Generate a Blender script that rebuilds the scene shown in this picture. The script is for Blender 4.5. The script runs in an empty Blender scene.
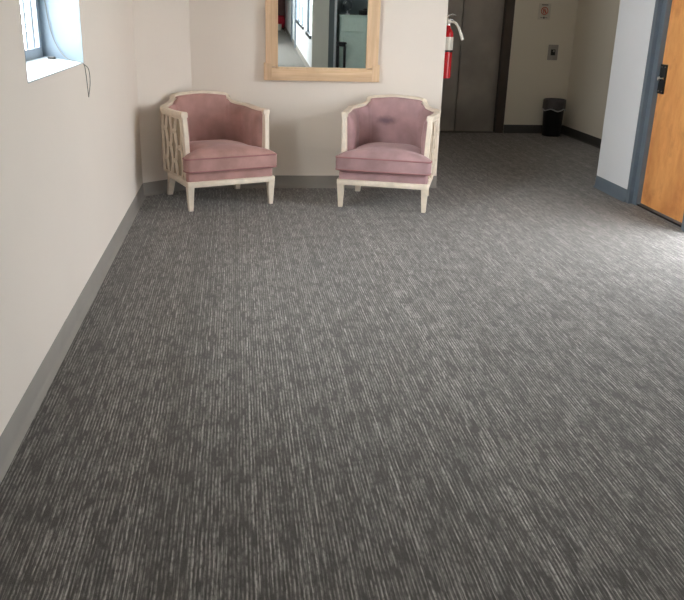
import bpy, bmesh, math, random
from mathutils import Vector, Matrix
random.seed(4)
S = bpy.context.scene
COL = S.collection
PI = math.pi

# ------------------------------------------------------------------ camera
CAM_H = 1.5
F_PX = 804.1
cx, cy = 342.0, 300.0
vz = Vector((235 - cx, -(5 - cy), -F_PX)).normalized()
up = (-Vector((278 - cx, -(2515 - cy), -F_PX))).normalized()
xa = vz.cross(up).normalized()
# rows are the world axes seen in camera space
R = Matrix((xa, vz, up))
cam_d = bpy.data.cameras.new('camera')
cam_d.sensor_fit = 'HORIZONTAL'
cam_d.sensor_width = 36.0
cam_d.lens = F_PX / 684.0 * 36.0
cam_d.clip_start = 0.05
cam = bpy.data.objects.new('camera', cam_d)
COL.objects.link(cam)
M4 = R.to_4x4()
M4.translation = Vector((0, 0, CAM_H))
cam.matrix_world = M4
S.camera = cam

# ------------------------------------------------------------------ sky, light, exposure
SKY_STRENGTH = 5.2
SKY_LEFT = 15.5
w = bpy.data.worlds.new('sky')
S.world = w
w.use_nodes = True
bg = w.node_tree.nodes['Background']
bg.inputs['Color'].default_value = (0.90, 0.955, 1.0, 1)
bg.inputs['Strength'].default_value = SKY_STRENGTH
# hazy sky, brightest on the sun's side (left of the building)
wt = w.node_tree
tc = wt.nodes.new('ShaderNodeTexCoord')
sx_ = wt.nodes.new('ShaderNodeSeparateXYZ')
wt.links.new(tc.outputs['Generated'], sx_.inputs[0])
mr = wt.nodes.new('ShaderNodeMapRange')
mr.interpolation_type = 'SMOOTHSTEP'
wt.links.new(sx_.outputs[0], mr.inputs[0])
mr.inputs[1].default_value = 0.2
mr.inputs[2].default_value = -0.7
mr.inputs[3].default_value = SKY_STRENGTH
mr.inputs[4].default_value = SKY_LEFT
wt.links.new(mr.outputs[0], bg.inputs['Strength'])
vs = S.view_settings
vs.view_transform = 'Standard'
vs.look = 'None'
vs.gamma = 1.0
vs.use_curve_mapping = False
vs.exposure = 1.43
S.cycles.max_bounces = 10
S.cycles.diffuse_bounces = 8
S.cycles.sample_clamp_indirect = 6.0


def portal(name, loc, rot, sx, sy):
    """marks a wall opening so that the sky's light through it is sampled well (gives off nothing itself)"""
    l = bpy.data.lights.new(name, 'AREA')
    l.shape = 'RECTANGLE'
    l.size, l.size_y = sx, sy
    l.cycles.is_portal = True
    o = bpy.data.objects.new(name, l)
    o.location = loc
    o.rotation_euler = rot
    COL.objects.link(o)


# an area light's -Z is its direction: these look into the building
portal('daylight_entrance', (3.52, 4.80, 1.06), (0, PI / 2, 0), 2.1, 1.20)          # faces -X
portal('daylight_window', (-1.06, 3.94, 1.84), (0, -PI / 2, 0), 1.3, 1.17)           # faces +X
portal('daylight_window', (-1.14, -3.85, 1.84), (0, -PI / 2, 0), 1.3, 0.9)  # unseen window added to light the mirrored rooms
portal('daylight_window', (-1.17, -6.8, 1.84), (0, -PI / 2, 0), 1.3, 1.6)  # second unseen window added for the same light
portal('daylight_window', (1.56, -2.5, 1.4), (0, PI / 2, 0), 1.4, 1.35)
portal('daylight_window', (1.60, -5.7, 1.45), (0, PI / 2, 0), 1.4, 3.0)

# unseen fill light added to lift the elevator lobby
ll = bpy.data.lights.new('lobby_fill_light', 'AREA')
ll.shape = 'DISK'
ll.size = 0.35
ll.energy = 1.2
ll.color = (1.0, 0.96, 0.88)
lo = bpy.data.objects.new('lobby_fill_light', ll)
lo.location = (3.1, 9.0, 2.60)
COL.objects.link(lo)


# ------------------------------------------------------------------ node helpers
class NT:
    def __init__(s, name):
        s.m = bpy.data.materials.new(name)
        s.m.use_nodes = True
        s.t = s.m.node_tree
        s.b = s.t.nodes['Principled BSDF']
        s.out = s.t.nodes['Material Output']

    def n(s, typ, **kw):
        nd = s.t.nodes.new(typ)
        for k, v in kw.items():
            setattr(nd, k, v)
        return nd

    def link(s, a, b):
        s.t.links.new(a, b)

    def put(s, sock, v):
        if isinstance(v, bpy.types.NodeSocket):
            s.link(v, sock)
        else:
            sock.default_value = v

    def math(s, op, a, b=0.0, c=None, clamp=False):
        nd = s.n('ShaderNodeMath', operation=op, use_clamp=clamp)
        s.put(nd.inputs[0], a)
        s.put(nd.inputs[1], b)
        if c is not None:
            s.put(nd.inputs[2], c)
        return nd.outputs[0]

    def mix(s, fac, a, b, blend='MIX'):
        nd = s.n('ShaderNodeMix', data_type='RGBA', blend_type=blend)
        s.put(nd.inputs[0], fac)
        s.put(nd.inputs[6], a)
        s.put(nd.inputs[7], b)
        return nd.outputs[2]

    def sep(s, v):
        nd = s.n('ShaderNodeSeparateXYZ')
        s.link(v, nd.inputs[0])
        return nd.outputs

    def comb(s, x, y, z=0.0):
        nd = s.n('ShaderNodeCombineXYZ')
        s.put(nd.inputs[0], x)
        s.put(nd.inputs[1], y)
        s.put(nd.inputs[2], z)
        return nd.outputs[0]

    def noise(s, vec, scale=5.0, detail=2.0, rough=0.5):
        nd = s.n('ShaderNodeTexNoise')
        s.link(vec, nd.inputs['Vector'])
        nd.inputs['Scale'].default_value = scale
        nd.inputs['Detail'].default_value = detail
        nd.inputs['Roughness'].default_value = rough
        return nd.outputs['Fac']

    def ramp(s, fac, lo, hi):
        nd = s.n('ShaderNodeMapRange', clamp=True)
        s.link(fac, nd.inputs[0])
        nd.inputs[1].default_value = lo
        nd.inputs[2].default_value = hi
        return nd.outputs[0]

    def coord(s, which='Object'):
        return s.n('ShaderNodeTexCoord').outputs[which]

    def scaled(s, vec, sc):
        nd = s.n('ShaderNodeVectorMath', operation='MULTIPLY')
        s.link(vec, nd.inputs[0])
        nd.inputs[1].default_value = sc
        return nd.outputs[0]

    def bump(s, h, strength=0.2, dist=0.01):
        nd = s.n('ShaderNodeBump')
        nd.inputs['Strength'].default_value = strength
        nd.inputs['Distance'].default_value = dist
        s.link(h, nd.inputs['Height'])
        s.link(nd.outputs[0], s.b.inputs['Normal'])


def srgb(r, g, b):
    def f(c):
        c /= 255.0
        return c / 12.92 if c <= 0.04045 else ((c + 0.055) / 1.055) ** 2.4
    return (f(r), f(g), f(b), 1)


def simple(name, col, rough=0.5, metal=0.0, noise_amt=0.08, scale=20, bump=0.0, sheen=0.0, spec=None):
    t = NT(name)
    v = t.coord()
    nz = t.noise(v, scale, 4, 0.6)
    dark = tuple(c * (1 - noise_amt) for c in col[:3]) + (1,)
    lite = tuple(min(1, c * (1 + noise_amt)) for c in col[:3]) + (1,)
    t.put(t.b.inputs['Base Color'], t.mix(t.ramp(nz, 0.3, 0.7), dark, lite))
    t.b.inputs['Roughness'].default_value = rough
    t.b.inputs['Metallic'].default_value = metal
    if spec is not None:
        t.b.inputs['Specular IOR Level'].default_value = spec
    if sheen:
        t.b.inputs['Sheen Weight'].default_value = sheen
        t.b.inputs['Sheen Roughness'].default_value = 0.4
    if bump:
        t.bump(nz, bump, 0.004)
    return t.m


def mat_carpet():
    t = NT('carpet')
    v = t.coord()
    x, y, z = t.sep(v)
    W = 0.0118
    wob = t.math('MULTIPLY', t.math('SUBTRACT', t.noise(v, 9.0, 2), 0.5), 0.006)
    xs = t.math('DIVIDE', t.math('ADD', x, wob), W)
    c = t.math('FLOOR', xs)
    fr = t.math('FRACT', xs)
    wn = t.n('ShaderNodeTexWhiteNoise', noise_dimensions='1D')
    t.link(c, wn.inputs['W'])
    rnd = wn.outputs['Value']
    # broken lengths along each yarn row
    seg = t.noise(t.comb(t.math('MULTIPLY', c, 3.71), t.math('ADD', t.math('MULTIPLY', y, 9.5), t.math('MULTIPLY', rnd, 40.0))), 1.0, 2.0, 0.55)
    patch = t.noise(t.comb(t.math('MULTIPLY', x, 11.0), t.math('MULTIPLY', y, 7.0)), 1.0, 4.0, 0.7)
    dens = t.math('ADD', t.math('MULTIPLY', seg, 0.85), t.math('MULTIPLY', patch, 0.55))
    on = t.ramp(dens, 0.55, 0.74)
    wn2 = t.n('ShaderNodeTexWhiteNoise', noise_dimensions='1D')
    t.link(t.math('ADD', c, 0.37), wn2.inputs['W'])
    width = t.math('ADD', 0.16, t.math('MULTIPLY', wn2.outputs['Value'], 0.22))
    d = t.math('ABSOLUTE', t.math('SUBTRACT', fr, 0.5))
    line = t.math('SUBTRACT', 1.0, t.math('DIVIDE', t.math('SUBTRACT', d, t.math('MULTIPLY', width, 0.40)), 0.14), clamp=True)
    fuzz = t.noise(v, 230.0, 3.0, 0.75)
    speck = t.noise(t.scaled(v, (1.0, 0.35, 1.0)), 120.0, 2.0, 0.6)
    tuft = t.math('ADD', 0.35, t.math('ADD', t.math('MULTIPLY', fuzz, 0.65), t.math('MULTIPLY', speck, 0.65)))
    streak = t.ramp(t.noise(t.comb(t.math('MULTIPLY', x, 150.0), t.math('MULTIPLY', y, 8.0)), 1.0, 2.0, 0.6), 0.42, 0.66)
    both = t.math('ADD', t.math('MULTIPLY', line, 0.62), t.math('MULTIPLY', streak, 0.50), clamp=True)
    lf = t.math('MULTIPLY', t.math('MULTIPLY', on, both), t.math('ADD', 0.45, t.math('MULTIPLY', rnd, 0.55)))
    base = t.mix(on, srgb(78, 75, 72), srgb(61, 58, 55))
    base = t.mix(t.ramp(patch, 0.30, 0.7), base, srgb(78, 75, 72))
    lf = t.math('MULTIPLY', lf, t.ramp(speck, 0.18, 0.52))
    col = t.mix(lf, base, srgb(174, 168, 163))
    col = t.mix(1.0, col, t.comb(tuft, tuft, tuft), 'MULTIPLY')
    t.put(t.b.inputs['Base Color'], col)
    t.b.inputs['Roughness'].default_value = 0.95
    t.b.inputs['Specular IOR Level'].default_value = 0.15
    t.b.inputs['Sheen Weight'].default_value = 0.28
    t.b.inputs['Sheen Roughness'].default_value = 0.4
    t.b.inputs['Sheen Tint'].default_value = (1.0, 0.93, 0.88, 1)
    t.bump(t.math('ADD', t.math('MULTIPLY', fuzz, 0.6), t.math('MULTIPLY', lf, 0.5)), 0.5, 0.004)
    return t.m


def mat_wall(name, col, bump=0.12):
    t = NT(name)
    v = t.coord()
    big = t.noise(v, 0.9, 3)
    fine = t.noise(v, 90, 3, 0.6)
    dark = tuple(c * 0.965 for c in col[:3]) + (1,)
    t.put(t.b.inputs['Base Color'], t.mix(t.ramp(big, 0.35, 0.65), dark, col))
    t.b.inputs['Roughness'].default_value = 0.62
    t.b.inputs['Specular IOR Level'].default_value = 0.3
    t.bump(t.math('ADD', fine, t.math('MULTIPLY', big, 3.0)), bump, 0.003)
    return t.m


def mat_wood(name, c1, c2, c3, axis=2, rough=0.5, stretch=0.07, scale=9.0, blotch=0.5):
    t = NT(name)
    v = t.coord()
    sc = [1.0, 1.0, 1.0]
    sc[axis] = stretch
    vv = t.scaled(v, tuple(sc))
    g = t.noise(vv, scale * 6, 5, 0.65)
    g2 = t.noise(vv, scale, 3, 0.6)
    bl = t.noise(v, 5.0, 4, 0.6)
    col = t.mix(t.ramp(g, 0.3, 0.7), c1, c2)
    col = t.mix(t.math('MULTIPLY', t.ramp(g2, 0.5, 0.75), 0.6), col, c3)
    col = t.mix(t.math('MULTIPLY', t.ramp(bl, 0.52, 0.72), blotch), col, c3)
    t.put(t.b.inputs['Base Color'], col)
    t.b.inputs['Roughness'].default_value = rough
    t.bump(g, 0.15, 0.002)
    return t.m


def mat_velvet(name, col, stain=False):
    t = NT(name)
    v = t.coord()
    nap = t.noise(v, 6.0, 3, 0.55)
    fine = t.noise(v, 220.0, 2)
    dark = tuple(c * 0.80 for c in col[:3]) + (1,)
    lite = tuple(min(1, c * 1.12) for c in col[:3]) + (1,)
    c = t.mix(t.ramp(nap, 0.32, 0.68), dark, lite)
    if stain:   # a worn dark patch on the inside of the back
        x, y, z = t.sep(v)
        wob = t.math('MULTIPLY', t.math('SUBTRACT', t.noise(v, 22.0, 3), 0.5), 0.9)
        dx = t.math('DIVIDE', t.math('ADD', x, 0.075), 0.085)
        dz = t.math('DIVIDE', t.math('SUBTRACT', z, 0.625), 0.036)
        r = t.math('SQRT', t.math('ADD', t.math('MULTIPLY', dx, dx), t.math('MULTIPLY', dz, dz)))
        f = t.math('SUBTRACT', 1.25, t.math('ADD', r, wob), clamp=True)
        c = t.mix(t.math('MULTIPLY', f, 0.75), c, srgb(96, 78, 92))
    t.put(t.b.inputs['Base Color'], c)
    t.b.inputs['Roughness'].default_value = 0.85
    t.b.inputs['Specular IOR Level'].default_value = 0.2
    t.b.inputs['Sheen Weight'].default_value = 0.35
    t.b.inputs['Sheen Roughness'].default_value = 0.35
    t.b.inputs['Sheen Tint'].default_value = (1.0, 0.85, 0.85, 1)
    t.bump(t.math('ADD', t.math('MULTIPLY', nap, 4.0), fine), 0.2, 0.002)
    return t.m


def mat_brushed(name, col, rough=0.35):
    t = NT(name)
    v = t.coord()
    g = t.noise(t.scaled(v, (1.0, 1.0, 120.0)), 2.0, 3)
    cloud = t.noise(v, 2.2, 3)
    dark = tuple(c * 0.75 for c in col[:3]) + (1,)
    t.put(t.b.inputs['Base Color'], t.mix(t.ramp(cloud, 0.35, 0.65), dark, col))
    t.b.inputs['Metallic'].default_value = 0.6
    t.put(t.b.inputs['Roughness'], t.math('ADD', rough, t.math('MULTIPLY', g, 0.15)))
    t.bump(g, 0.05, 0.001)
    return t.m


def mat_pane():
    t = NT('window_glass')
    tr = t.n('ShaderNodeBsdfTransparent')
    tr.inputs[0].default_value = (0.97, 0.985, 0.98, 1)
    gl = t.n('ShaderNodeBsdfGlossy')
    gl.inputs['Roughness'].default_value = 0.02
    mx = t.n('ShaderNodeMixShader')
    mx.inputs[0].default_value = 0.06
    t.link(tr.outputs[0], mx.inputs[1])
    t.link(gl.outputs[0], mx.inputs[2])
    t.link(mx.outputs[0], t.out.inputs['Surface'])
    return t.m


def mat_liner():
    t = NT('bin_liner_plastic')
    v = t.coord()
    nz = t.noise(v, 30, 3)
    t.put(t.b.inputs['Base Color'], t.mix(nz, srgb(62, 58, 60), srgb(96, 92, 95)))
    t.b.inputs['Roughness'].default_value = 0.3
    t.b.inputs['Transmission Weight'].default_value = 0.0
    t.b.inputs['Alpha'].default_value = 0.92
    t.bump(nz, 0.6, 0.006)
    return t.m


M = dict(
    carpet=mat_carpet(),
    wall=mat_wall('painted_wall', srgb(233, 221, 210)),
    wall_light_tint=mat_wall('lobby_wall_light_tint', srgb(227, 219, 203)),  # same wall paint with the lobby's yellower light tinted in
    wall_cool=mat_wall('painted_wall_white', srgb(236, 237, 240)),
    sill=mat_wall('darkened_sill', srgb(176, 184, 190), 0.05),  # sill colour darkened against the overbright daylight
    reveal=mat_wall('darkened_reveal', srgb(118, 130, 142), 0.05),  # reveal darker than its paint, so strong daylight does not wash it out
    ceiling=mat_wall('painted_ceiling', srgb(232, 230, 225)),
    base=simple('vinyl_cove_base', srgb(140, 133, 126), 0.7, noise_amt=0.05, scale=6),
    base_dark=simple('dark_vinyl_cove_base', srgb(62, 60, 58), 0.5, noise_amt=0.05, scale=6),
    frame=simple('blue_grey_door_paint', srgb(106, 117, 128), 0.4, noise_amt=0.05, scale=8),
    door=mat_wood('varnished_door_veneer', srgb(247, 180, 112), srgb(232, 156, 90), srgb(196, 118, 64), 2, 0.42, 0.35, 3.0, 0.6),
    mirror_wood=mat_wood('raw_pale_wood', srgb(234, 202, 166), srgb(218, 182, 144), srgb(172, 132, 102), 2, 0.65, 0.06, 10.0, 0.22),
    mirror_wood_h=mat_wood('raw_pale_wood_rail', srgb(234, 202, 166), srgb(218, 182, 144), srgb(172, 132, 102), 0, 0.65, 0.06, 10.0, 0.22),
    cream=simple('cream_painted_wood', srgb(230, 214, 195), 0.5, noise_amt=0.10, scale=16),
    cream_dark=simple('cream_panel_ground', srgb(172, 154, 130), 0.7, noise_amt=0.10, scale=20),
    velvet=mat_velvet('pink_velvet', srgb(182, 141, 135)),
    velvet_worn=mat_velvet('pink_velvet_worn', srgb(176, 141, 142), True),
    piping=simple('pink_piping', srgb(158, 108, 108), 0.8, noise_amt=0.1),
    steel=mat_brushed('brushed_elevator_steel', srgb(178, 170, 162)),
    steel_frame=mat_brushed('dark_elevator_frame', srgb(96, 86, 80), 0.45),
    plate_steel=mat_brushed('switch_plate_steel', srgb(170, 165, 160), 0.3),
    chrome=simple('chrome', srgb(225, 225, 225), 0.12, 1.0, 0.03),
    black_metal=simple('black_metal', srgb(44, 46, 50), 0.35, 0.6, 0.1),
    black=simple('black_plastic', srgb(22, 22, 23), 0.45, 0, 0.1),
    red=simple('red_enamel', srgb(196, 26, 34), 0.22, 0, 0.05),
    white_label=simple('white_label', srgb(226, 220, 208), 0.5, 0, 0.03),
    paper=simple('sign_paper', srgb(208, 200, 186), 0.6, 0, 0.03),
    ink_red=simple('red_ink', srgb(190, 96, 76), 0.6, 0, 0.05),
    ink=simple('dark_ink', srgb(70, 66, 62), 0.6, 0, 0.05),
    white_frame=simple('white_window_frame', srgb(214, 218, 222), 0.4, 0, 0.03),
    sash=simple('darkened_sash', srgb(138, 148, 158), 0.5, 0, 0.04),  # sash darkened too, to stay visible against the bright sky
    grille=simple('grey_window_bar', srgb(84, 92, 100), 0.5, 0, 0.05),
    cord=simple('grey_cord', srgb(96, 94, 86), 0.6, 0, 0.05),
    hem=simple('pale_liner_hem', srgb(185, 185, 188), 0.35, 0, 0.05),
    glass=mat_pane(),
    liner=mat_liner(),
    ground=simple('pale_concrete', srgb(190, 188, 182), 0.9, 0, 0.12, 3),
    slate=mat_wall('slate_painted_wall', srgb(112, 122, 124)),
    greywall=mat_wall('grey_painted_wall', srgb(222, 221, 212)),
    mint=simple('mint_painted_wood', srgb(216, 236, 227), 0.45, 0, 0.04),
    maroon=simple('maroon_paint', srgb(92, 44, 40), 0.5, 0, 0.1),
    redcloth=simple('red_upholstery', srgb(200, 30, 52), 0.8, 0, 0.1),
)
mm = NT('mirror_glass')
mm.b.inputs['Base Color'].default_value = (0.86, 0.90, 0.89, 1)
mm.b.inputs['Metallic'].default_value = 1.0
mm.b.inputs['Roughness'].default_value = 0.01
M['mirror'] = mm.m


# ------------------------------------------------------------------ mesh helpers
class MB:
    def __init__(s):
        s.bm = bmesh.new()

    def box(s, x0, x1, y0, y1, z0, z1, bev=0.0):
        return s.prism([(x0, y0), (x1, y0), (x1, y1), (x0, y1)], z0, z1, bev)

    def prism(s, pts, z0, z1, bev=0.0):
        bm = s.bm
        lo = [bm.verts.new((p[0], p[1], z0)) for p in pts]
        hi = [bm.verts.new((p[0], p[1], z1)) for p in pts]
        n = len(pts)
        fs = [bm.faces.new(lo[::-1]), bm.faces.new(hi)]
        for i in range(n):
            fs.append(bm.faces.new((lo[i], lo[(i + 1) % n], hi[(i + 1) % n], hi[i])))
        if bev:
            es = list({e for f in fs for e in f.edges})
            bmesh.ops.bevel(bm, geom=es, offset=bev, segments=2, profile=0.6, affect='EDGES')
        return s

    def hexa(s, lo, hi, bev=0.0):
        """two quads of 3-D corners"""
        bm = s.bm
        a = [bm.verts.new(p) for p in lo]
        b = [bm.verts.new(p) for p in hi]
        fs = [bm.faces.new(a[::-1]), bm.faces.new(b)]
        for i in range(4):
            fs.append(bm.faces.new((a[i], a[(i + 1) % 4], b[(i + 1) % 4], b[i])))
        if bev:
            es = list({e for f in fs for e in f.edges})
            bmesh.ops.bevel(bm, geom=es, offset=bev, segments=2, profile=0.6, affect='EDGES')
        return s

    def rings(s, rings, closed=True, caps=True):
        bm = s.bm
        rv = [[bm.verts.new(p) for p in r] for r in rings]
        n = len(rv[0])
        for a, b in zip(rv, rv[1:]):
            for i in range(n if closed else n - 1):
                j = (i + 1) % n
                bm.faces.new((a[i], a[j], b[j], b[i]))
        if caps and closed:
            bm.faces.new(rv[0][::-1])
            bm.faces.new(rv[-1])
        return s

    def lathe(s, prof, c=(0, 0, 0), n=28, axis='z', caps=True):
        c = Vector(c)
        rr = []
        for r, h in prof:
            ring = []
            for k in range(n):
                a = 2 * PI * k / n
                u, v = r * math.cos(a), r * math.sin(a)
                p = {'z': (u, v, h), 'x': (h, u, v), 'y': (v, h, u)}[axis]
                ring.append(c + Vector(p))
            rr.append(ring)
        return s.rings(rr, True, caps)

    def tube(s, path, r, n=8, closed=False):
        P = [Vector(p) for p in path]
        rr = []
        m = len(P)
        ref = None
        for i, p in enumerate(P):
            if closed:
                d = P[(i + 1) % m] - P[i - 1]
            else:
                d = P[min(i + 1, m - 1)] - P[max(i - 1, 0)]
            d.normalize()
            if ref is None:
                ref = d.cross(Vector((0.31, 0.22, 0.93)))
                if ref.length < 0.1:
                    ref = d.cross(Vector((1, 0, 0)))
            u = (ref - d * ref.dot(d)).normalized()
            ref = u
            v = d.cross(u)
            rad = r[i] if isinstance(r, (list, tuple)) else r
            rr.append([p + (u * math.cos(2 * PI * k / n) + v * math.sin(2 * PI * k / n)) * rad for k in range(n)])
        if closed:
            rr.append(rr[0])
            bm = s.bm
            rv = [[bm.verts.new(p) for p in q] for q in rr[:-1]]
            rv.append(rv[0])
            # the last ring may be turned against the first: pick the best offset
            a, b = rr[-2], rr[0]
            best = min(range(n), key=lambda o: sum((a[k] - b[(k + o) % n]).length for k in range(n)))
            for q in range(m):
                A, B = rv[q], rv[q + 1]
                o = best if q == m - 1 else 0
                for k in range(n):
                    bm.faces.new((A[k], A[(k + 1) % n], B[(k + 1 + o) % n], B[(k + o) % n]))
            return s
        return s.rings(rr)

    def build(s, name, mat, parent=None, smooth=False, angle=35):
        bmesh.ops.recalc_face_normals(s.bm, faces=s.bm.faces[:])
        me = bpy.data.meshes.new(name)
        s.bm.to_mesh(me)
        s.bm.free()
        me.materials.append(mat)
        if smooth:
            for p in me.polygons:
                p.use_smooth = True
            try:
                me.set_sharp_from_angle(angle=math.radians(angle))
            except Exception:
                pass
        o = bpy.data.objects.new(name, me)
        COL.objects.link(o)
        if parent:
            o.parent = parent
        return o


def tag(o, label=None, cat=None, group=None, kind=None):
    if label:
        o['label'] = label
    if cat:
        o['category'] = cat
    if group:
        o['group'] = group
    if kind:
        o['kind'] = kind
    return o


def empty(name, loc=(0, 0, 0), rz=0.0, rx=0.0):
    o = bpy.data.objects.new(name, None)
    o.empty_display_size = 0.1
    o.location = loc
    o.rotation_euler = (rx, 0, rz)
    COL.objects.link(o)
    return o


def struct(o, label, cat):
    return tag(o, label, cat, kind='structure')


def spline(pts, per=10, closed=False):
    """Catmull-Rom through 3-D points"""
    P = [Vector(p) for p in pts]
    n = len(P)
    out = []
    rng = range(n) if closed else range(n - 1)
    for i in rng:
        p1, p2 = P[i], P[(i + 1) % n]
        p0 = P[i - 1] if (closed or i > 0) else p1 * 2 - p2
        p3 = P[(i + 2) % n] if (closed or i + 2 < n) else p2 * 2 - p1
        for k in range(per):
            t = k / per
            out.append(0.5 * ((2 * p1) + (p2 - p0) * t + (2 * p0 - 5 * p1 + 4 * p2 - p3) * t * t + (3 * p1 - p0 - 3 * p2 + p3) * t ** 3))
    if not closed:
        out.append(P[-1])
    return out


def round_poly(pts, rads, seg=5):
    """closed 2-D polygon with rounded corners"""
    n = len(pts)
    out = []
    for i in range(n):
        p = Vector(pts[i])
        a = Vector(pts[i - 1])
        b = Vector(pts[(i + 1) % n])
        r = rads[i] if isinstance(rads, (list, tuple)) else rads
        da, db = (a - p), (b - p)
        r1 = min(r, da.length * 0.48)
        r2 = min(r, db.length * 0.48)
        A = p + da.normalized() * r1
        B = p + db.normalized() * r2
        for k in range(seg + 1):
            t = k / seg
            out.append(A * (1 - t) ** 2 + p * 2 * t * (1 - t) + B * t * t)
    return out


# ------------------------------------------------------------------ the setting
def xl(y):                       # the left wall is a touch out of square
    return -0.812 + (y - 2.5) * 0.009


YB = 7.0                         # wall behind the chairs
XR = 3.30                        # right wall
YE = 10.45                       # elevator wall
XA = 4.33                        # far right wall of the elevator lobby
CE = 2.62                        # ceiling
Y0 = -15.0                       # far end of the corridor behind

f = MB()
f.box(-1.4, 4.6, -2.05, 10.9, -0.12, 0)
f.box(-1.4, 1.60, Y0 - 0.2, -2.05, -0.12, 0)
struct(f.build('floor', M['carpet']), 'dark grey carpet with broken lighter lines running away', 'floor')
f = MB()
f.box(-1.4, 4.6, -2.05, 10.9, CE, CE + 0.1)
f.box(-1.4, 1.80, Y0 - 0.2, -2.05, CE, CE + 0.1)
struct(f.build('ceiling', M['ceiling']), 'plain white ceiling', 'ceiling')
g = MB()
g.box(-30, 30, -40, 40, -0.5, -0.16)
struct(g.build('ground', M['ground']), 'pale paving outside the building', 'ground')

# left wall with deep window openings
WIN_L = [(3.354, 4.522), (-4.3, -3.4), (-7.6, -6.0)]  # last two openings are unseen, added to brighten the mirrored corridor
WZ0, WZ1 = 1.19, 2.2
WIN_Z = [(1.195, 2.49)] * 3
TH = 0.26


def lw(mb, y0, y1, z0, z1):
    mb.prism([(xl(y0), y0), (xl(y1), y1), (xl(y1) - TH, y1), (xl(y0) - TH, y0)], z0, z1)


m = MB()
ys = [Y0]
for (a, b), (z0, z1) in sorted(zip(WIN_L, WIN_Z)):
    lw(m, ys[-1], a, -0.1, CE)
    lw(m, a, b, -0.1, z0)
    lw(m, a, b, z1, CE)
    ys.append(b)
YLE = 6.67
lw(m, ys[-1], YLE + 0.5, -0.1, CE)
struct(m.build('wall_left', M['wall']), 'long off-white left wall with a deep window', 'wall')
# canted corner wall behind the left chair
xc = xl(YLE)
m = MB()
m.prism([(xc, YLE), (-0.368, YB), (-0.368, YB + 0.3), (xc - 0.2, YB + 0.3), (xc - 0.2, YLE)], -0.1, CE)
struct(m.build('wall_corner', M['wall']), 'narrow canted wall in the corner behind the left armchair', 'wall')
m = MB()
m.prism([(-0.368, YB), (1.768, YB), (1.768, YE + 0.15), (1.55, YE + 0.15), (1.55, YB + 0.25), (-0.368, YB + 0.25)], -0.1, CE)
struct(m.build('wall_back', M['wall']), 'off-white wall behind the armchairs carrying the mirror', 'wall')
# elevator wall with the door opening
EX0, EX1, EZ = 2.29, 3.40, 2.1
m = MB()
m.box(1.55, EX0, YE, YE + 0.25, -0.1, CE)
m.box(EX1, 4.6, YE, YE + 0.25, -0.1, CE)
m.box(EX0, EX1, YE, YE + 0.25, EZ, CE)
m.box(EX0 - .1, EX1 + .1, YE + 0.25, YE + 0.32, -0.1, CE)
struct(m.build('wall_elevator', M['wall_light_tint']), 'dim wall beside the elevator with sign and call plate', 'wall')
m = MB()
m.box(XA, XA + 0.25, 6.85, YE, -0.1, CE)
struct(m.build('wall_lobby', M['wall_light_tint']), 'dim side wall right of the bin', 'wall')
# right wall: pillar, door, entrance, rest
DZ = 2.12
m = MB()
m.box(XR, XA, 6.85, 7.05, -0.1, CE)
m.box(XR, XR + 0.22, 6.42, 6.85, -0.1, CE)
m.box(XR, XR + 0.22, 4.10, 6.42, DZ + 0.08, CE)
m.box(XR, XR + 0.22, -2.05, 4.10, -0.1, CE)
struct(m.build('wall_right', M['wall_cool']), 'white pier of the right wall beside the wooden door', 'wall')

# rooms behind the camera, seen only in the mirror
CW0 = (1.40, -1.6)
CW1 = (1.68, Y0)


def cwx(y):
    return CW0[0] + (CW1[0] - CW0[0]) * (CW0[1] - y) / (CW0[1] - CW1[1])


WIN_C = [(-3.15, -1.85, 0.68, 2.1), (-7.2, -4.2, 0.70, 2.1)]
m = MB()


def cw(y0, y1, z0, z1):
    m.prism([(cwx(y0), y0), (cwx(y0) + 0.07, y0), (cwx(y1) + 0.07, y1), (cwx(y1), y1)], z0, z1)


top = -1.62
for (a, b, z0, z1) in WIN_C:
    cw(b, top, -0.1, CE)
    cw(a, b, -0.1, z0)
    cw(a, b, z1, CE)
    top = a
cw(Y0, top, -0.1, CE)
struct(m.build('wall_corridor', M['wall_cool']), 'white corridor wall with windows seen in the mirror', 'wall')
m = MB()
m.box(1.40, 1.70, -1.62, -1.55, -0.1, CE)
struct(m.build('wall_pier', M['greywall']), 'light grey wall end seen in the middle of the mirror', 'wall')
m = MB()
m.box(1.80, 3.5, -2.05, -1.98, -0.1, CE)
m.box(1.72, 1.80, -2.05, -1.62, -0.1, CE)
struct(m.build('wall_recess', M['slate']), 'dark slate wall behind the mint cabinet in the mirror', 'wall')
m = MB()
m.box(1.70, 1.795, -1.62, -1.51, 0, CE)
struct(m.build('trim_1', M['slate']), 'dark blue-grey upright beside the grey wall end in the mirror', 'trim')
m = MB()
m.box(1.795, 1.838, -1.62, -1.50, 0, CE)
struct(m.build('trim_2', M['white_frame']), 'thin white upright beside the dark one in the mirror', 'trim')
m = MB()
m.box(-1.4, 1.9, Y0 - 0.2, Y0, -0.1, CE)
struct(m.build('wall_end', M['maroon']), 'dark red-brown wall at the far end of the mirrored corridor', 'wall')
for i, (ya, yb) in enumerate([(-7.75, -7.5), (-9.8, -9.5)]):
    m = MB()
    m.prism([(cwx(ya) - 0.03, ya), (cwx(ya) + 0.01, ya), (cwx(yb) + 0.01, yb), (cwx(yb) - 0.03, yb)], 0, 2.1)
    struct(m.build('trim_%d' % (i + 3), M['frame']), ['blue-grey door post along the mirrored corridor, nearer of two', 'blue-grey door post along the mirrored corridor, farther of two'][i], 'trim')

# cove baseboards: section (out from wall, height)
COVE = [(0.0, 0.0), (0.022, 0.0), (0.021, 0.003), (0.011, 0.010), (0.006, 0.020), (0.004, 0.030), (0.004, 0.104), (0.001, 0.108), (0.0, 0.108)]


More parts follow.
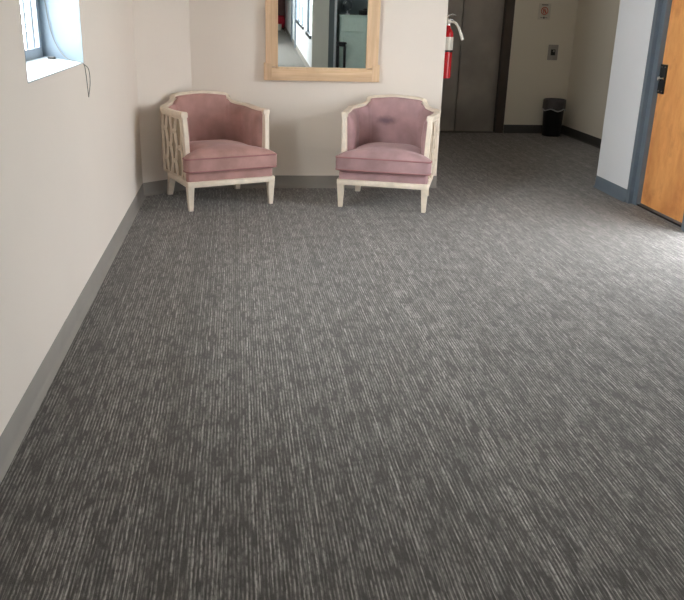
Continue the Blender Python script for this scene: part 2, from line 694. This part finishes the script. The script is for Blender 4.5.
def cove(name, a, b, label, mat='base', ext=0.0):
    a, b = Vector((a[0], a[1], 0)), Vector((b[0], b[1], 0))
    d = (b - a).normalized()
    nrm = Vector((-d.y, d.x, 0))          # room side: left of a->b
    rr = [[p + nrm * o + Vector((0, 0, h)) for o, h in COVE] for p in (a - d * ext, b + d * ext)]
    mb = MB()
    mb.rings(rr)
    return struct(mb.build(name, M[mat], None, True, 50), label, 'baseboard')


cove('baseboard_left', (xc, YLE), (xl(Y0), Y0), 'long grey vinyl baseboard along the left wall')
cove('baseboard_corner', (-0.368, YB), (xc, YLE), 'short grey baseboard on the canted corner wall')
cove('baseboard_back', (1.768, YB), (-0.368, YB), 'grey baseboard under the mirror between and behind the armchairs')
cove('baseboard_return', (1.768, YE), (1.768, YB), 'grey baseboard on the wall end below the extinguisher')
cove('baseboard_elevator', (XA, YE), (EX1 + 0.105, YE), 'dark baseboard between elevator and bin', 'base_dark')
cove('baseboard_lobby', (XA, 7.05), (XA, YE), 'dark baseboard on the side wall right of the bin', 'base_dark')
cove('baseboard_right', (XR, 6.42), (XR, 7.05), 'blue-grey baseboard at the foot of the white pier', 'frame')
cove('baseboard_corridor', (cwx(-14.9), -14.9), (cwx(-1.62), -1.62), 'grey baseboard along the mirrored corridor', 'base')

# windows
for i, (a, b) in enumerate(WIN_L):
    WZ0, WZ1 = WIN_Z[i]
    root = empty('window_%d' % (i + 1), (0, 0, 0))
    struct(root, ['deep bright window in the left wall with thin upright bars', 'unseen window added behind the camera to brighten the mirrored corridor', 'farthest unseen window, added to brighten the mirrored corridor'][i], 'window')
    x0, x1 = xl(a), xl(b)
    dpt = 0.19
    # sloping sill and reveals, coloured darker to hold back the glare
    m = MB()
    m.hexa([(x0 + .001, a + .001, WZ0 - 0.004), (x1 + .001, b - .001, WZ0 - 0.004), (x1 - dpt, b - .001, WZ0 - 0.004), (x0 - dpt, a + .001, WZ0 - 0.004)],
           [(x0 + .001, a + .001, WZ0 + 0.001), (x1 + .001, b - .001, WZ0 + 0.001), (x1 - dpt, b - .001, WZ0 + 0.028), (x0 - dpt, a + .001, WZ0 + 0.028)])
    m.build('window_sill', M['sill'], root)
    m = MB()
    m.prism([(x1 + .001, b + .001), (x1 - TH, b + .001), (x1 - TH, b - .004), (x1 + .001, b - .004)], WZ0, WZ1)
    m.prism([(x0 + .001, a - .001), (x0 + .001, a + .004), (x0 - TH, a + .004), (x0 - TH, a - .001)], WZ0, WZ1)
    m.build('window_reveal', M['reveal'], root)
    # sash frame
    xf0, xf1 = xl(a) - dpt - 0.045, xl(a) - dpt
    m = MB()
    m.box(xf0, xf1, a, b, WZ0, WZ0 + 0.075)
    m.box(xf0, xf1, a, b, WZ1 - 0.06, WZ1)
    m.box(xf0, xf1, b - 0.055, b, WZ0 + 0.075, WZ1 - 0.06)
    m.box(xf0, xf1, a, a + 0.055, WZ0 + 0.075, WZ1 - 0.06)
    m.build('window_frame', M['sash'], root)
    m = MB()
    m.box(xf0 + 0.018, xf0 + 0.024, a + 0.055, b - 0.055, WZ0 + 0.075, WZ1 - 0.06)
    m.build('pane', M['glass'], root)
    for yb in () if i else (3.70, 3.84, 3.98, 4.12, 4.258, 4.40):
        m = MB()
        m.tube([(xf1 - 0.012, yb, WZ0 + 0.07), (xf1 - 0.012, yb, WZ1 - 0.05)], 0.0075, 8)
        m.build('window_bar', M['grille'], root, True)
for i, (a, b, z0, z1) in enumerate(WIN_C):
    root = empty('window_%d' % (i + 4))
    struct(root, ['narrow corridor window nearest the grey wall end in the mirror', 'wide corridor window farther along in the mirror'][i], 'window')
    m = MB()
    x = cwx(b) + 0.03
    m.box(x, x + 0.04, a, a + 0.05, z0, z1)
    m.box(x, x + 0.04, b - 0.05, b, z0, z1)
    m.box(x, x + 0.04, a, b, z1 - 0.05, z1)
    if i:
        for q in (-5.2, -6.2):
            m.box(x, x + 0.04, q - 0.03, q + 0.03, z0, z1)
    m.build('window_frame', M['frame'], root)
    m = MB()
    m.prism([(cwx(a) - 0.03, a), (cwx(a) + 0.07, a), (cwx(b) + 0.07, b), (cwx(b) - 0.03, b)], z0 - 0.05, z0 + 0.01)
    m.build('window_sill', M['black_metal'], root)
    m = MB()
    m.box(x + 0.015, x + 0.02, a, b, z0, z1)
    m.build('pane', M['glass'], root)

# wooden door in its blue-grey frame
root = empty('door_1', (XR, 6.0, 0))
struct(root, 'orange-brown wooden door in a blue-grey metal frame', 'door')
FY1, FY0 = 6.42, 6.295          # jamb next to the pier
MY1, MY0 = 5.500, 5.400         # mullion at the other side
m = MB()
m.box(-0.004, 0.20, FY1 - 6.0 - 0.055, FY1 - 6.0, 0, DZ + 0.08, 0.003)          # casing face
m.box(0.030, 0.20, FY0 - 6.0, FY1 - 6.0 - 0.055, 0, DZ + 0.05, 0.003)            # inner rebate
m.box(-0.004, 0.20, MY0 - 6.0, MY1 - 6.0, 0, DZ + 0.03, 0.003)
m.box(-0.004, 0.20, MY0 - 6.0, FY1 - 6.0, DZ + 0.02, DZ + 0.08, 0.003)
m.build('door_frame', M['frame'], root)
m = MB()
m.box(0.070, 0.115, MY1 - 6.0 + 0.002, FY0 - 6.0 + 0.002, 0.022, DZ + 0.02)
m.build('door_leaf', M['door'], root)
m = MB()
m.box(0.04, 0.19, MY1 - 6.0, FY0 - 6.0, 0, 0.014)
m.build('threshold', M['black_metal'], root)
lp = MB()
lp.box(0.056, 0.071, 0.200, 0.288, 0.925, 1.150, 0.001)
latch = lp.build('latch_plate', M['black_metal'], root)
m = MB()
m.lathe([(0.0, 0.0), (0.020, 0.0), (0.022, -0.012), (0.016, -0.022), (0.0, -0.026)], (0.056, 0.268, 1.04), 18, 'x')
m.tube([(0.040, 0.268, 1.04), (0.050, 0.205, 1.045)], 0.008, 10)
m.build('bolt', M['chrome'], latch, True)
for (yy, zz) in ((0.265, 1.13), (0.265, 0.945), (0.213, 1.13), (0.213, 0.945)):
    m = MB()
    m.lathe([(0.0, 0.0), (0.006, 0.0), (0.005, -0.004), (0.0, -0.005)], (0.056, yy, zz), 10, 'x')
    m.build('screw', M['chrome'], latch, True)
# entrance jamb beyond
m = MB()
m.box(XR - 0.004, XR + 0.20, 4.10, 4.20, 0, DZ + 0.03)
m.box(XR - 0.004, XR + 0.20, 4.10, MY0, DZ, DZ + 0.08)
struct(m.build('trim_5', M['frame']), 'blue-grey frame of the open entrance beside the wooden door', 'trim')

# elevator
root = empty('door_2', (0, YE, 0))
struct(root, 'dark steel elevator doors in the dim lobby', 'elevator door')
m = MB()
m.box(EX1 - 0.012, EX1 + 0.10, -0.012, 0.20, 0, EZ + 0.1, 0.002)
m.box(EX0 - 0.10, EX0 + 0.012, -0.012, 0.20, 0, EZ + 0.1, 0.002)
m.box(EX0 - 0.10, EX1 + 0.10, -0.012, 0.20, EZ - 0.01, EZ + 0.1, 0.002)
m.build('door_frame', M['steel_frame'], root)
SEAM = 2.862
m = MB()
m.box(EX0, SEAM - 0.004, 0.09, 0.13, 0.008, EZ)
m.build('door_panel', M['steel'], root)
m = MB()
m.box(SEAM + 0.004, EX1, 0.075, 0.115, 0.008, EZ)
m.build('door_panel', M['steel'], root)
m = MB()
m.box(EX0, EX1, 0.0, 0.16, 0.0, 0.007)
m.build('door_sill', M['steel_frame'], root)


# ------------------------------------------------------------------ armchairs
def chair_paths():
    # plan of the upper shell with the height of its top, left half (x<0) front to back
    half = [(-0.334, -0.222, 0.738), (-0.345, -0.12, 0.733), (-0.355, 0.03, 0.730), (-0.359, 0.175, 0.735),
            (-0.344, 0.225, 0.737), (-0.310, 0.268, 0.742), (-0.264, 0.312, 0.757), (-0.238, 0.328, 0.785), (-0.218, 0.343, 0.812),
            (-0.10, 0.352, 0.825)]
    full = half + [(0.0, 0.354, 0.831)] + [(-x, y, z) for x, y, z in half[::-1]]
    return spline(full, 6)


def lateral(path):
    """horizontal outward normals"""
    out = []
    n = len(path)
    for i in range(n):
        d = path[min(i + 1, n - 1)] - path[max(i - 1, 0)]
        d.z = 0
        d.normalize()
        out.append(Vector((-d.y, d.x, 0)))
    return out


def make_chair(loc, rz, label, velvet):
    root = empty('armchair', loc, rz)
    tag(root, label, 'armchair', 'pink velvet armchairs by the back wall')
    P = chair_paths()
    N = lateral(P)

    # --- top rail
    sec = [(-0.022, -0.040), (0.022, -0.040), (0.026, -0.034), (0.026, -0.008), (0.020, 0.0), (-0.018, 0.0), (-0.024, -0.006), (-0.025, -0.034)]
    fw = Vector((0, -0.024, 0))
    PR = [P[0] + fw] + P + [P[-1] + fw]
    NR = [Vector((-1, 0, 0))] + N + [Vector((1, 0, 0))]
    MB().rings([[p + nn * a + Vector((0, 0, b)) for a, b in sec] for p, nn in zip(PR, NR)]).build('top_rail', M['cream'], root, True, 40)

    # --- arm posts, bowed a little
    for sx in (-1, 1):
        rr = []
        for k in range(13):
            t = k / 12
            z = 0.7335 - t * (0.7335 - 0.225)
            bow = 0.026 * math.sin(PI * t)
            c = Vector((sx * (0.336 - 0.016 * t), -0.222 - bow * 0.6, z))
            hw, hd = 0.0170 + 0.003 * t, 0.0225 + 0.012 * t
            rr.append([c + Vector(q) for q in ((-hw + .003, -hd, 0), (hw - .003, -hd, 0), (hw, -hd + .003, 0), (hw, hd, 0), (-hw, hd, 0), (-hw, -hd + .003, 0))])
        MB().rings(rr).build('arm_post', M['cream'], root, True, 30)

    # --- outer panels and fretwork
    def shell(i0, i1, out, th, z0, drop, name, mat, par=root):
        rr = []
        for i in range(i0, i1 + 1):
            p, nn = P[i], N[i]
            a = Vector((p.x, p.y, 0))
            rr.append([a + nn * (out - th) + Vector((0, 0, z0)), a + nn * out + Vector((0, 0, z0)),
                       a + nn * out + Vector((0, 0, p.z - drop)), a + nn * (out - th) + Vector((0, 0, p.z - drop))])
        return MB().rings(rr).build(name, mat, par, True, 40)

    n = len(P)
    ks = 20                       # last index of the straight side
    for sd in (0, 1):
        idx = (lambda i: i) if sd == 0 else (lambda i: n - 1 - i)
        i0, i1 = (1, ks) if sd == 0 else (n - 1 - ks, n - 2)
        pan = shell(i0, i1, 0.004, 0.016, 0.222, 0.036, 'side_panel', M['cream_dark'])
        # arc-length table along the side
        side = [P[idx(i)] for i in range(0, ks + 1)]
        nor = [N[idx(i)] for i in range(0, ks + 1)]
        acc = [0.0]
        for a, b in zip(side, side[1:]):
            acc.append(acc[-1] + Vector((b.x - a.x, b.y - a.y, 0)).length)
        L = acc[-1]

        def at(s_, z, off):
            s_ = max(0.0, min(L - 1e-5, s_))
            k = 0
            while k < len(acc) - 2 and acc[k + 1] < s_:
                k += 1
            t = (s_ - acc[k]) / (acc[k + 1] - acc[k])
            q = side[k].lerp(side[k + 1], t)
            nn = nor[k].lerp(nor[k + 1], t).normalized()
            return Vector((q.x, q.y, 0)) + nn * off + Vector((0, 0, z))

        fm = MB()
        s0, s1 = 0.035, L - 0.012
        cols = 4
        sp = (s1 - s0) / cols
        for ci in range(cols):
            sc_ = s0 + sp * (ci + 0.5)
            rows = [0.345, 0.575] if ci % 2 == 0 else [0.230, 0.460, 0.690]
            for zz in rows:
                path = []
                for k in range(30):
                    a = 2 * PI * k / 30
                    ca, sa = math.cos(a), math.sin(a)
                    path.append(at(sc_ + sp * 0.66 * ca, max(0.236, min(0.686, zz + 0.128 * sa)), 0.010 + 0.004 * math.cos(2 * a)))
                fm.tube(path, 0.0085, 6, True)
        # frame around the fretwork
        fm.tube([at(s0 - 0.02 + (L - s0 + 0.02) * k / 12, 0.232, 0.008) for k in range(13)], 0.010, 6)
        fm.tube([at(L - 0.006, 0.225 + (0.69 - 0.225) * k / 6, 0.010) for k in range(7)], 0.014, 8)
        fm.build('fretwork', M['cream'], pan, True, 60)
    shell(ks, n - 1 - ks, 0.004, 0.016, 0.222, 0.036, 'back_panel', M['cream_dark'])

    # --- padded inside of arms and back: one upholstered shell
    prof = [(-0.012, 0.26), (-0.070, 0.26), (-0.078, 0.40), (-0.080, 0.56), (-0.066, 0.66), (-0.050, 0.70), (-0.030, 0.712), (-0.012, 0.708)]
    rr = []
    for i in range(1, n - 1):
        p, nn = P[i], N[i]
        u = i / (n - 1)
        e = min(1.0, min(i - 1, n - 2 - i) / 5.0)          # thin at the front edges
        th = 0.40 + 0.60 * math.sqrt(e)
        ring = []
        for a, h in prof:
            zz = 0.26 + (h - 0.26) / (0.712 - 0.26) * (p.z - 0.018 - 0.26)
            ring.append(Vector((p.x, p.y, 0)) + nn * (-0.012 + (a + 0.012) * th) + Vector((0, 0, zz)))
        rr.append(ring)
    MB().rings(rr).build('backrest', velvet, root, True, 55)

    # --- cushion (its front wraps round in front of the posts)
    T = [(-0.374, -0.370), (0.374, -0.370), (0.374, -0.270), (0.268, -0.245), (0.285, 0.08), (0.20, 0.255), (-0.20, 0.255), (-0.285, 0.08), (-0.268, -0.245), (-0.374, -0.270)]
    tp = round_poly(T, [0.035, 0.035, 0.03, 0.03, 0.08, 0.08, 0.08, 0.08, 0.03, 0.03], 5)
    c0 = Vector((0, -0.15))

    def ring(scale, z, bow=0.0):
        out = []
        for q in tp:
            v = q - c0
            yy = c0.y + v.y * scale
            xx = c0.x + v.x * scale
            fx = 1 - min(1, abs(xx) / 0.37) ** 2
            if q.y < -0.355:
                yy -= 0.018 * fx
            out.append(Vector((xx, yy, z + bow * fx)))
        return out

    cu = MB()
    lay = [(0.0, 0.299, 0), (0.6, 0.299, 0), (0.95, 0.299, 0), (0.985, 0.304, 0.002), (1.0, 0.318, .004), (1.005, 0.365, .010), (1.0, 0.398, 0.016), (0.985, 0.408, 0.018),
           (0.95, 0.418, 0.020), (0.86, 0.430, 0.022), (0.68, 0.440, 0.024), (0.45, 0.447, 0.024), (0.2, 0.450, 0.024), (0.0, 0.450, 0.024)]
    rr = [ring(max(s_, 0.001), z, b) for s_, z, b in lay]
    cu.rings(rr)
    cush = cu.build('seat_cushion', velvet, root, True, 60)
    pm = MB()
    pm.tube([q for q in ring(0.999, 0.403, 0.017)], 0.0055, 6, True)
    pm.tube([q for q in ring(0.996, 0.309, 0.003)], 0.0050, 6, True)
    pm.build('piping', M['piping'], cush, True)

    # --- upholstered deck and cream apron
    B = [(-0.362, -0.342), (0.362, -0.342), (0.358, 0.185), (0.25, 0.335), (-0.25, 0.335), (-0.358, 0.185)]
    bp = round_poly(B, [0.02, 0.02, 0.05, 0.05, 0.05, 0.05], 4)

    def pring(sc, z):
        return [Vector((q.x * sc, q.y * sc, z)) for q in bp]
    D = [(-0.352, -0.322), (0.352, -0.322), (0.352, -0.262), (0.312, -0.215), (0.345, 0.12), (0.225, 0.31), (-0.225, 0.31), (-0.345, 0.12), (-0.312, -0.215), (-0.352, -0.262)]
    bp_apron, bp = bp, round_poly(D, [0.02, 0.02] + [0.02] * 8, 4)
    MB().rings([pring(0.93, 0.224), pring(0.995, 0.226), pring(1.0, 0.236), pring(1.0, 0.278), pring(0.985, 0.296), pring(0.93, 0.302)]).build('seat_deck', velvet, root, True, 50)
    bp = bp_apron
    MB().rings([pring(0.96, 0.186), pring(1.003, 0.186), pring(1.008, 0.190), pring(1.008, 0.222), pring(1.0, 0.227), pring(0.96, 0.227)]).build('apron', M['cream'], root, True, 35)

    # --- legs
    for sx in (-1, 1):
        m = MB()
        t0, t1 = (sx * 0.334, -0.313), (sx * 0.334, -0.310)
        a, b = 0.0275, 0.0165
        m.hexa([(t1[0] - b, t1[1] - b, 0), (t1[0] + b, t1[1] - b, 0), (t1[0] + b, t1[1] + b, 0), (t1[0] - b, t1[1] + b, 0)],
               [(t0[0] - a, t0[1] - a, 0.20), (t0[0] + a, t0[1] - a, 0.20), (t0[0] + a, t0[1] + a, 0.20), (t0[0] - a, t0[1] + a, 0.20)], 0.003)
        m.build('leg', M['cream'], root)
        m = MB()
        t0, t1 = (sx * 0.285, 0.262), (sx * 0.300, 0.315)
        a, b = 0.030, 0.021
        m.hexa([(t1[0] - b, t1[1] - b, 0), (t1[0] + b, t1[1] - b, 0), (t1[0] + b, t1[1] + b, 0), (t1[0] - b, t1[1] + b, 0)],
               [(t0[0] - a, t0[1] - a, 0.20), (t0[0] + a, t0[1] - a, 0.20), (t0[0] + a, t0[1] + a, 0.20), (t0[0] - a, t0[1] + a, 0.20)], 0.003)
        m.build('leg', M['cream'], root)
    return root


make_chair((-0.170, 6.556, 0), math.radians(22.0), 'cream-framed pink velvet armchair in the left corner, fretwork side showing', M['velvet'])
make_chair((1.226, 6.474, 0), math.radians(-18.0), 'cream-framed pink velvet armchair below the mirror, dark stain on its back', M['velvet_worn'])

# ------------------------------------------------------------------ wall mirror
mx0, mx1, mz0, mz1 = 0.244, 1.187, 0.918, 2.16
root = empty('wall_mirror', (0, YB - 0.003, mz0), 0, math.radians(1.0))
tag(root, 'large wall mirror in a pale raw-wood frame', 'mirror')
H = mz1 - mz0
SW, RH = 0.095, 0.103


def mbox(name, x0, x1, y0, y1, z0, z1, mat, bev=0.004, par=root):
    m = MB()
    m.box(x0, x1, y0, y1, z0, z1, bev)
    return m.build(name, mat, par)


mbox('stile', mx0, mx0 + SW, -0.045, -0.004, 0.11, H - 0.11, M['mirror_wood'])
mbox('stile', mx1 - SW, mx1, -0.045, -0.004, 0.11, H - 0.11, M['mirror_wood'])
mbox('rail', mx0 + 0.03, mx1 - 0.03, -0.047, -0.004, 0.0, RH, M['mirror_wood_h'])
mbox('rail', mx0 + 0.03, mx1 - 0.03, -0.047, -0.004, H - RH, H, M['mirror_wood_h'])
for x0, x1 in ((mx0 - 0.015, mx0 + 0.05), (mx1 - 0.05, mx1 + 0.015)):
    for z0 in (0.0, H - 0.14):
        mbox('corner_block', x0, x1, -0.050, -0.003, z0, z0 + 0.14, M['mirror_wood'])
# thin bead round the glass
m = MB()
m.box(mx0 + SW - 0.008, mx0 + SW + 0.006, -0.050, -0.010, RH - 0.008, H - RH + 0.008, 0.003)
m.box(mx1 - SW - 0.006, mx1 - SW + 0.008, -0.050, -0.010, RH - 0.008, H - RH + 0.008, 0.003)
m.box(mx0 + SW - 0.008, mx1 - SW + 0.008, -0.050, -0.010, RH - 0.008, RH + 0.006, 0.003)
m.box(mx0 + SW - 0.008, mx1 - SW + 0.008, -0.050, -0.010, H - RH - 0.006, H - RH + 0.008, 0.003)
m.build('bead', M['mirror_wood'], root)
mbox('mirror_glass', mx0 + SW - 0.005, mx1 - SW + 0.005, -0.026, -0.012, RH - 0.005, H - RH + 0.005, M['mirror'], 0)

# ------------------------------------------------------------------ fire extinguisher
ex, ey, ez = 1.821, 7.15, 0.945
root = empty('fire_extinguisher', (ex, ey, ez))
tag(root, 'red fire extinguisher hung on the wall end by the elevator', 'fire extinguisher')
rb = 0.049
m = MB()
m.lathe([(0.0, 0.0), (rb - 0.008, 0.0), (rb, 0.008), (rb, 0.36), (rb * 0.92, 0.385), (rb * 0.7, 0.405), (0.022, 0.418), (0.018, 0.43), (0.018, 0.445), (0.0, 0.445)], (0, 0, 0), 32)
body = m.build('cylinder', M['red'], root, True, 40)
m = MB()
m.lathe([(rb + 0.0008, 0.235), (rb + 0.0015, 0.236), (rb + 0.0015, 0.345), (rb + 0.0008, 0.346)], (0, 0, 0), 32, 'z', False)
m.build('label_band', M['white_label'], root, True)
m = MB()
m.lathe([(rb + 0.0005, 0.222), (rb + 0.004, 0.224), (rb + 0.004, 0.236), (rb + 0.0005, 0.238)], (0, 0, 0), 32, 'z', False)
m.box(-rb - 0.012, -rb + 0.004, -0.02, 0.02, 0.215, 0.245)
m.build('bracket_strap', M['black'], root, True, 40)
m = MB()
m.lathe([(0.0, 0.44), (0.021, 0.44), (0.021, 0.485), (0.015, 0.495), (0.0, 0.495)], (0, 0, 0), 20)
m.build('valve', M['chrome'], root, True, 40)
m = MB()
m.hexa([(-0.015, -0.011, 0.484), (0.030, -0.011, 0.484), (0.030, 0.011, 0.484), (-0.015, 0.011, 0.484)],
       [(-0.015, -0.011, 0.492), (0.035, -0.011, 0.492), (0.035, 0.011, 0.492), (-0.015, 0.011, 0.492)], 0.002)
m.tube([(-0.012, 0, 0.50), (0.0, 0, 0.522), (0.03, 0, 0.530), (0.058, 0, 0.522)], 0.0075, 8)
m.tube([(-0.012, 0, 0.485), (0.015, 0, 0.487), (0.045, 0, 0.475), (0.066, 0, 0.462)], 0.0075, 8)
m.build('handle', M['chrome'], root, True, 40)
m = MB()
m.lathe([(0.0, 0.0), (0.016, 0.0), (0.016, -0.012), (0.0, -0.014)], (0, -0.020, 0.468), 16, 'y')
m.build('gauge', M['white_label'], root, True, 40)
m = MB()
hp = spline([(0.018, -0.01, 0.468), (0.055, -0.022, 0.462), (0.085, -0.026, 0.425), (0.108, -0.026, 0.375), (0.128, -0.026, 0.325)], 6)
nh = len(hp)
m.tube(hp, [0.009 + 0.007 * (i / (nh - 1)) ** 2 for i in range(nh)], 10)
m.build('hose', M['white_label'], root, True, 60)
m = MB()
m.box(1.768 - ex, 1.7684 - ex, -0.03, 0.03, 0.16, 0.42)
m.box(1.768 - ex, -rb + 0.004, -0.008, 0.008, 0.34, 0.36)
m.build('wall_bracket', M['black'], root)

# ------------------------------------------------------------------ sign and call plate
sx0, sx1, sz0, sz1 = 3.817, 3.977, 1.432, 1.625
root = empty('elevator_sign', ((sx0 + sx1) / 2, YE, sz0))
tag(root, 'small white notice with a red round symbol above the call plate', 'sign')
w2, hh = (sx1 - sx0) / 2, sz1 - sz0
m = MB()
m.box(-w2, w2, -0.006, -0.001, 0, hh, 0.001)
m.build('board', M['paper'], root)
m = MB()
ringp = [(0.043 * math.cos(2 * PI * k / 28), -0.0068, hh * 0.54 + 0.043 * math.sin(2 * PI * k / 28)) for k in range(28)]
m.tube(ringp, 0.0055, 6, True)
m.tube([(-0.030, -0.0068, hh * 0.54 + 0.030), (0.030, -0.0068, hh * 0.54 - 0.030)], 0.005, 6)
m.tube([(-0.012, -0.0066, hh * 0.54 - 0.028), (-0.016, -0.0066, hh * 0.54), (0.0, -0.0066, hh * 0.54 + 0.028), (0.014, -0.0066, hh * 0.54 - 0.002), (0.010, -0.0066, hh * 0.54 - 0.028)], 0.006, 6)
m.build('red_symbol', M['ink_red'], root, True)
for (a, b, c_, d_) in ((-0.042, 0.042, hh - 0.022, hh - 0.012), (-0.010, 0.010, 0.012, 0.034), (-0.045, -0.018, 0.020, 0.026), (0.018, 0.045, 0.020, 0.026)):
    m = MB()
    m.box(a, b, -0.0066, -0.005, c_, d_)
    m.build('printed_mark', M['ink'], root)

root = empty('call_plate', (4.068, YE, 0.94))
tag(root, 'steel elevator call plate with a black button on the dim wall', 'elevator call plate')
m = MB()
m.box(-0.066, 0.066, -0.008, -0.001, 0, 0.19, 0.002)
m.build('plate', M['plate_steel'], root)
m = MB()
m.box(-0.030, 0.030, -0.012, -0.007, 0.060, 0.132, 0.003)
bt = m.build('button_surround', M['black'], root)
m = MB()
m.lathe([(0.0, 0.0), (0.013, 0.0), (0.012, -0.004), (0.0, -0.005)], (0.008, -0.012, 0.112), 16, 'y')
m.build('button', M['plate_steel'], bt, True, 40)
for zz in (0.016, 0.174):
    m = MB()
    m.lathe([(0.0, 0.0), (0.005, 0.0), (0.0, -0.003)], (0.0, -0.008, zz), 10, 'y')
    m.build('screw', M['chrome'], root, True)

# ------------------------------------------------------------------ waste bin
root = empty('waste_bin', (4.092, 10.255, 0))
tag(root, 'black waste bin with a pale liner in the lobby corner', 'waste bin')
m = MB()
m.lathe([(0.0, 0.0), (0.112, 0.0), (0.117, 0.006), (0.136, 0.450), (0.139, 0.455), (0.134, 0.459), (0.129, 0.445), (0.108, 0.012), (0.0, 0.012)], (0, 0, 0), 40)
m.build('bin_body', M['black'], root, True, 40)
m = MB()
rr = []
for (r, h, wv) in [(0.1445, 0.338, 0.003), (0.1455, 0.375, 0.003), (0.145, 0.42, 0.002), (0.143, 0.459, 0.001), (0.136, 0.468, 0.0), (0.126, 0.459, 0.001), (0.121, 0.34, 0.005), (0.112, 0.2, 0.006), (0.09, 0.06, 0.004)]:
    rr.append([Vector(((r + wv * math.sin(9 * a) + wv * 0.5 * math.sin(17 * a + 1)) * math.cos(a), (r + wv * math.sin(9 * a)) * math.sin(a), h + (0.012 * math.sin(5 * a) if h < 0.36 and r > 0.14 else 0)))
               for a in [2 * PI * k / 48 for k in range(48)]])
m.rings(rr, True, False)
bl = m.build('bin_liner', M['liner'], root, True, 80)
m = MB()
m.tube([((0.1455 + 0.003 * math.sin(9 * a)) * math.cos(a), (0.1455 + 0.003 * math.sin(9 * a)) * math.sin(a), 0.338 + 0.012 * math.sin(5 * a)) for a in [2 * PI * k / 48 for k in range(48)]], 0.008, 6, True)
m.build('liner_hem', M['hem'], bl, True, 80)

# ------------------------------------------------------------------ cord hanging from the window sill
yw = 4.48
cp = [(xl(yw) - 0.165, 4.512, 1.50), (xl(yw) - 0.15, 4.509, 1.36), (xl(yw) - 0.12, 4.505, 1.27), (xl(yw) - 0.07, 4.48, 1.216), (xl(yw) - 0.01, 4.475, 1.202),
      (xl(yw) + 0.010, 4.478, 1.188), (xl(yw) + 0.012, 4.50, 1.15), (xl(yw) + 0.011, 4.525, 1.085), (xl(yw) + 0.010, 4.545, 1.015)]
root = empty('window_cord', (0, 0, 0))
tag(root, 'thin grey cord trailing over the window sill and down the wall', 'cord')
m = MB()
m.tube(spline(cp, 8), 0.002, 6)
m.build('cord', M['cord'], root, True)
m = MB()
m.tube(spline([(xl(yw) + 0.009, 4.480, 1.190), (xl(yw) + 0.020, 4.545, 1.16), (xl(yw) + 0.018, 4.575, 1.09), (xl(yw) + 0.010, 4.545, 1.015)], 8), 0.002, 6)
m.build('cord_loop', M['cord'], root, True)
m = MB()
m.box(xl(yw) - 0.155, xl(yw) - 0.125, 4.41, 4.46, 1.213, 1.226, 0.002)
m.build('cord_clip', M['ink'], root)

# ------------------------------------------------------------------ things seen in the mirror
root = empty('cabinet', (2.40, -1.77, 0))
tag(root, 'tall pale mint cabinet seen in the mirror', 'cabinet')
m = MB()
m.box(-0.49, 0.49, -0.19, 0.17, 0.05, 1.06, 0.004)
m.box(-0.505, 0.505, -0.20, 0.19, 1.06, 1.085, 0.004)
m.box(-0.46, 0.46, -0.17, 0.14, 0.0, 0.05)
m.build('body', M['mint'], root)
m = MB()
m.box(-0.475, 0.475, 0.171, 0.228, 0.80, 1.05, 0.004)
d = m.build('drawer', M['mint'], root)
for s_ in (-1, 1):
    m = MB()
    x0, x1 = sorted((s_ * 0.004, s_ * 0.475))
    m.box(x0, x1, 0.171, 0.194, 0.08, 0.755, 0.004)
    m.box(x0 + 0.06, x1 - 0.06, 0.192, 0.203, 0.14, 0.695, 0.003)
    m.build('door', M['mint'], root)

root = empty('side_table', (1.925, -1.40, 0))
tag(root, 'small black side table before the mint cabinet in the mirror', 'table')
m = MB()
m.box(-0.085, 0.085, -0.085, 0.085, 0.595, 0.62, 0.003)
m.box(-0.07, 0.07, -0.07, 0.07, 0.55, 0.595)
m.build('table_top', M['black'], root)
for a in (-1, 1):
    for b in (-1, 1):
        m = MB()
        m.box(a * 0.062 - 0.014, a * 0.062 + 0.014, b * 0.062 - 0.014, b * 0.062 + 0.014, 0, 0.55)
        m.build('leg', M['black'], root)

root = empty('desk_globe', (2.055, -1.70, 1.085))
tag(root, 'dark globe on a white stand atop the mint cabinet in the mirror', 'globe')
m = MB()
m.lathe([(0.0, 0.0), (0.055, 0.0), (0.055, 0.012), (0.015, 0.025), (0.012, 0.07), (0.03, 0.085), (0.0, 0.09)], (0, 0, 0), 20)
m.build('stand', M['white_frame'], root, True, 40)
m = MB()
m.lathe([(0.095 * math.sin(PI * k / 14), 0.165 - 0.095 * math.cos(PI * k / 14)) for k in range(15)], (0, 0, 0), 24)
gm = NT('globe_paint')
nz = gm.noise(gm.coord(), 9, 3)
gm.put(gm.b.inputs['Base Color'], gm.mix(gm.ramp(nz, 0.52, 0.58), srgb(62, 72, 74), srgb(190, 200, 198)))
gm.b.inputs['Roughness'].default_value = 0.35
m.build('ball', gm.m, root, True, 80)
m = MB()
m.box(-0.10, 0.20, -0.08, 0.08, 0.0, 0.085, 0.025)
m.box(-0.02, 0.12, -0.06, 0.06, 0.08, 0.115, 0.015)
o = m.build('bag', M['black'], None, True, 40)
o.location = (2.38, -1.72, 1.085)
tag(o, 'low black bag atop the mint cabinet in the mirror', 'bag')

root = empty('bench', (1.22, -14.55, 0))
tag(root, 'red-topped white bench at the far end of the mirrored corridor', 'bench')
m = MB()
m.box(-0.55, 0.30, -0.26, 0.26, 0.0, 0.20, 0.01)
m.build('base', M['white_label'], root)
m = MB()
m.box(-0.57, 0.42, -0.27, 0.27, 0.20, 0.40, 0.05)
m.build('seat', M['redcloth'], root, True, 40)
m = MB()
m.box(-0.57, 0.42, -0.40, -0.25, 0.06, 0.44, 0.04)
m.build('backrest', M['redcloth'], root, True, 40)
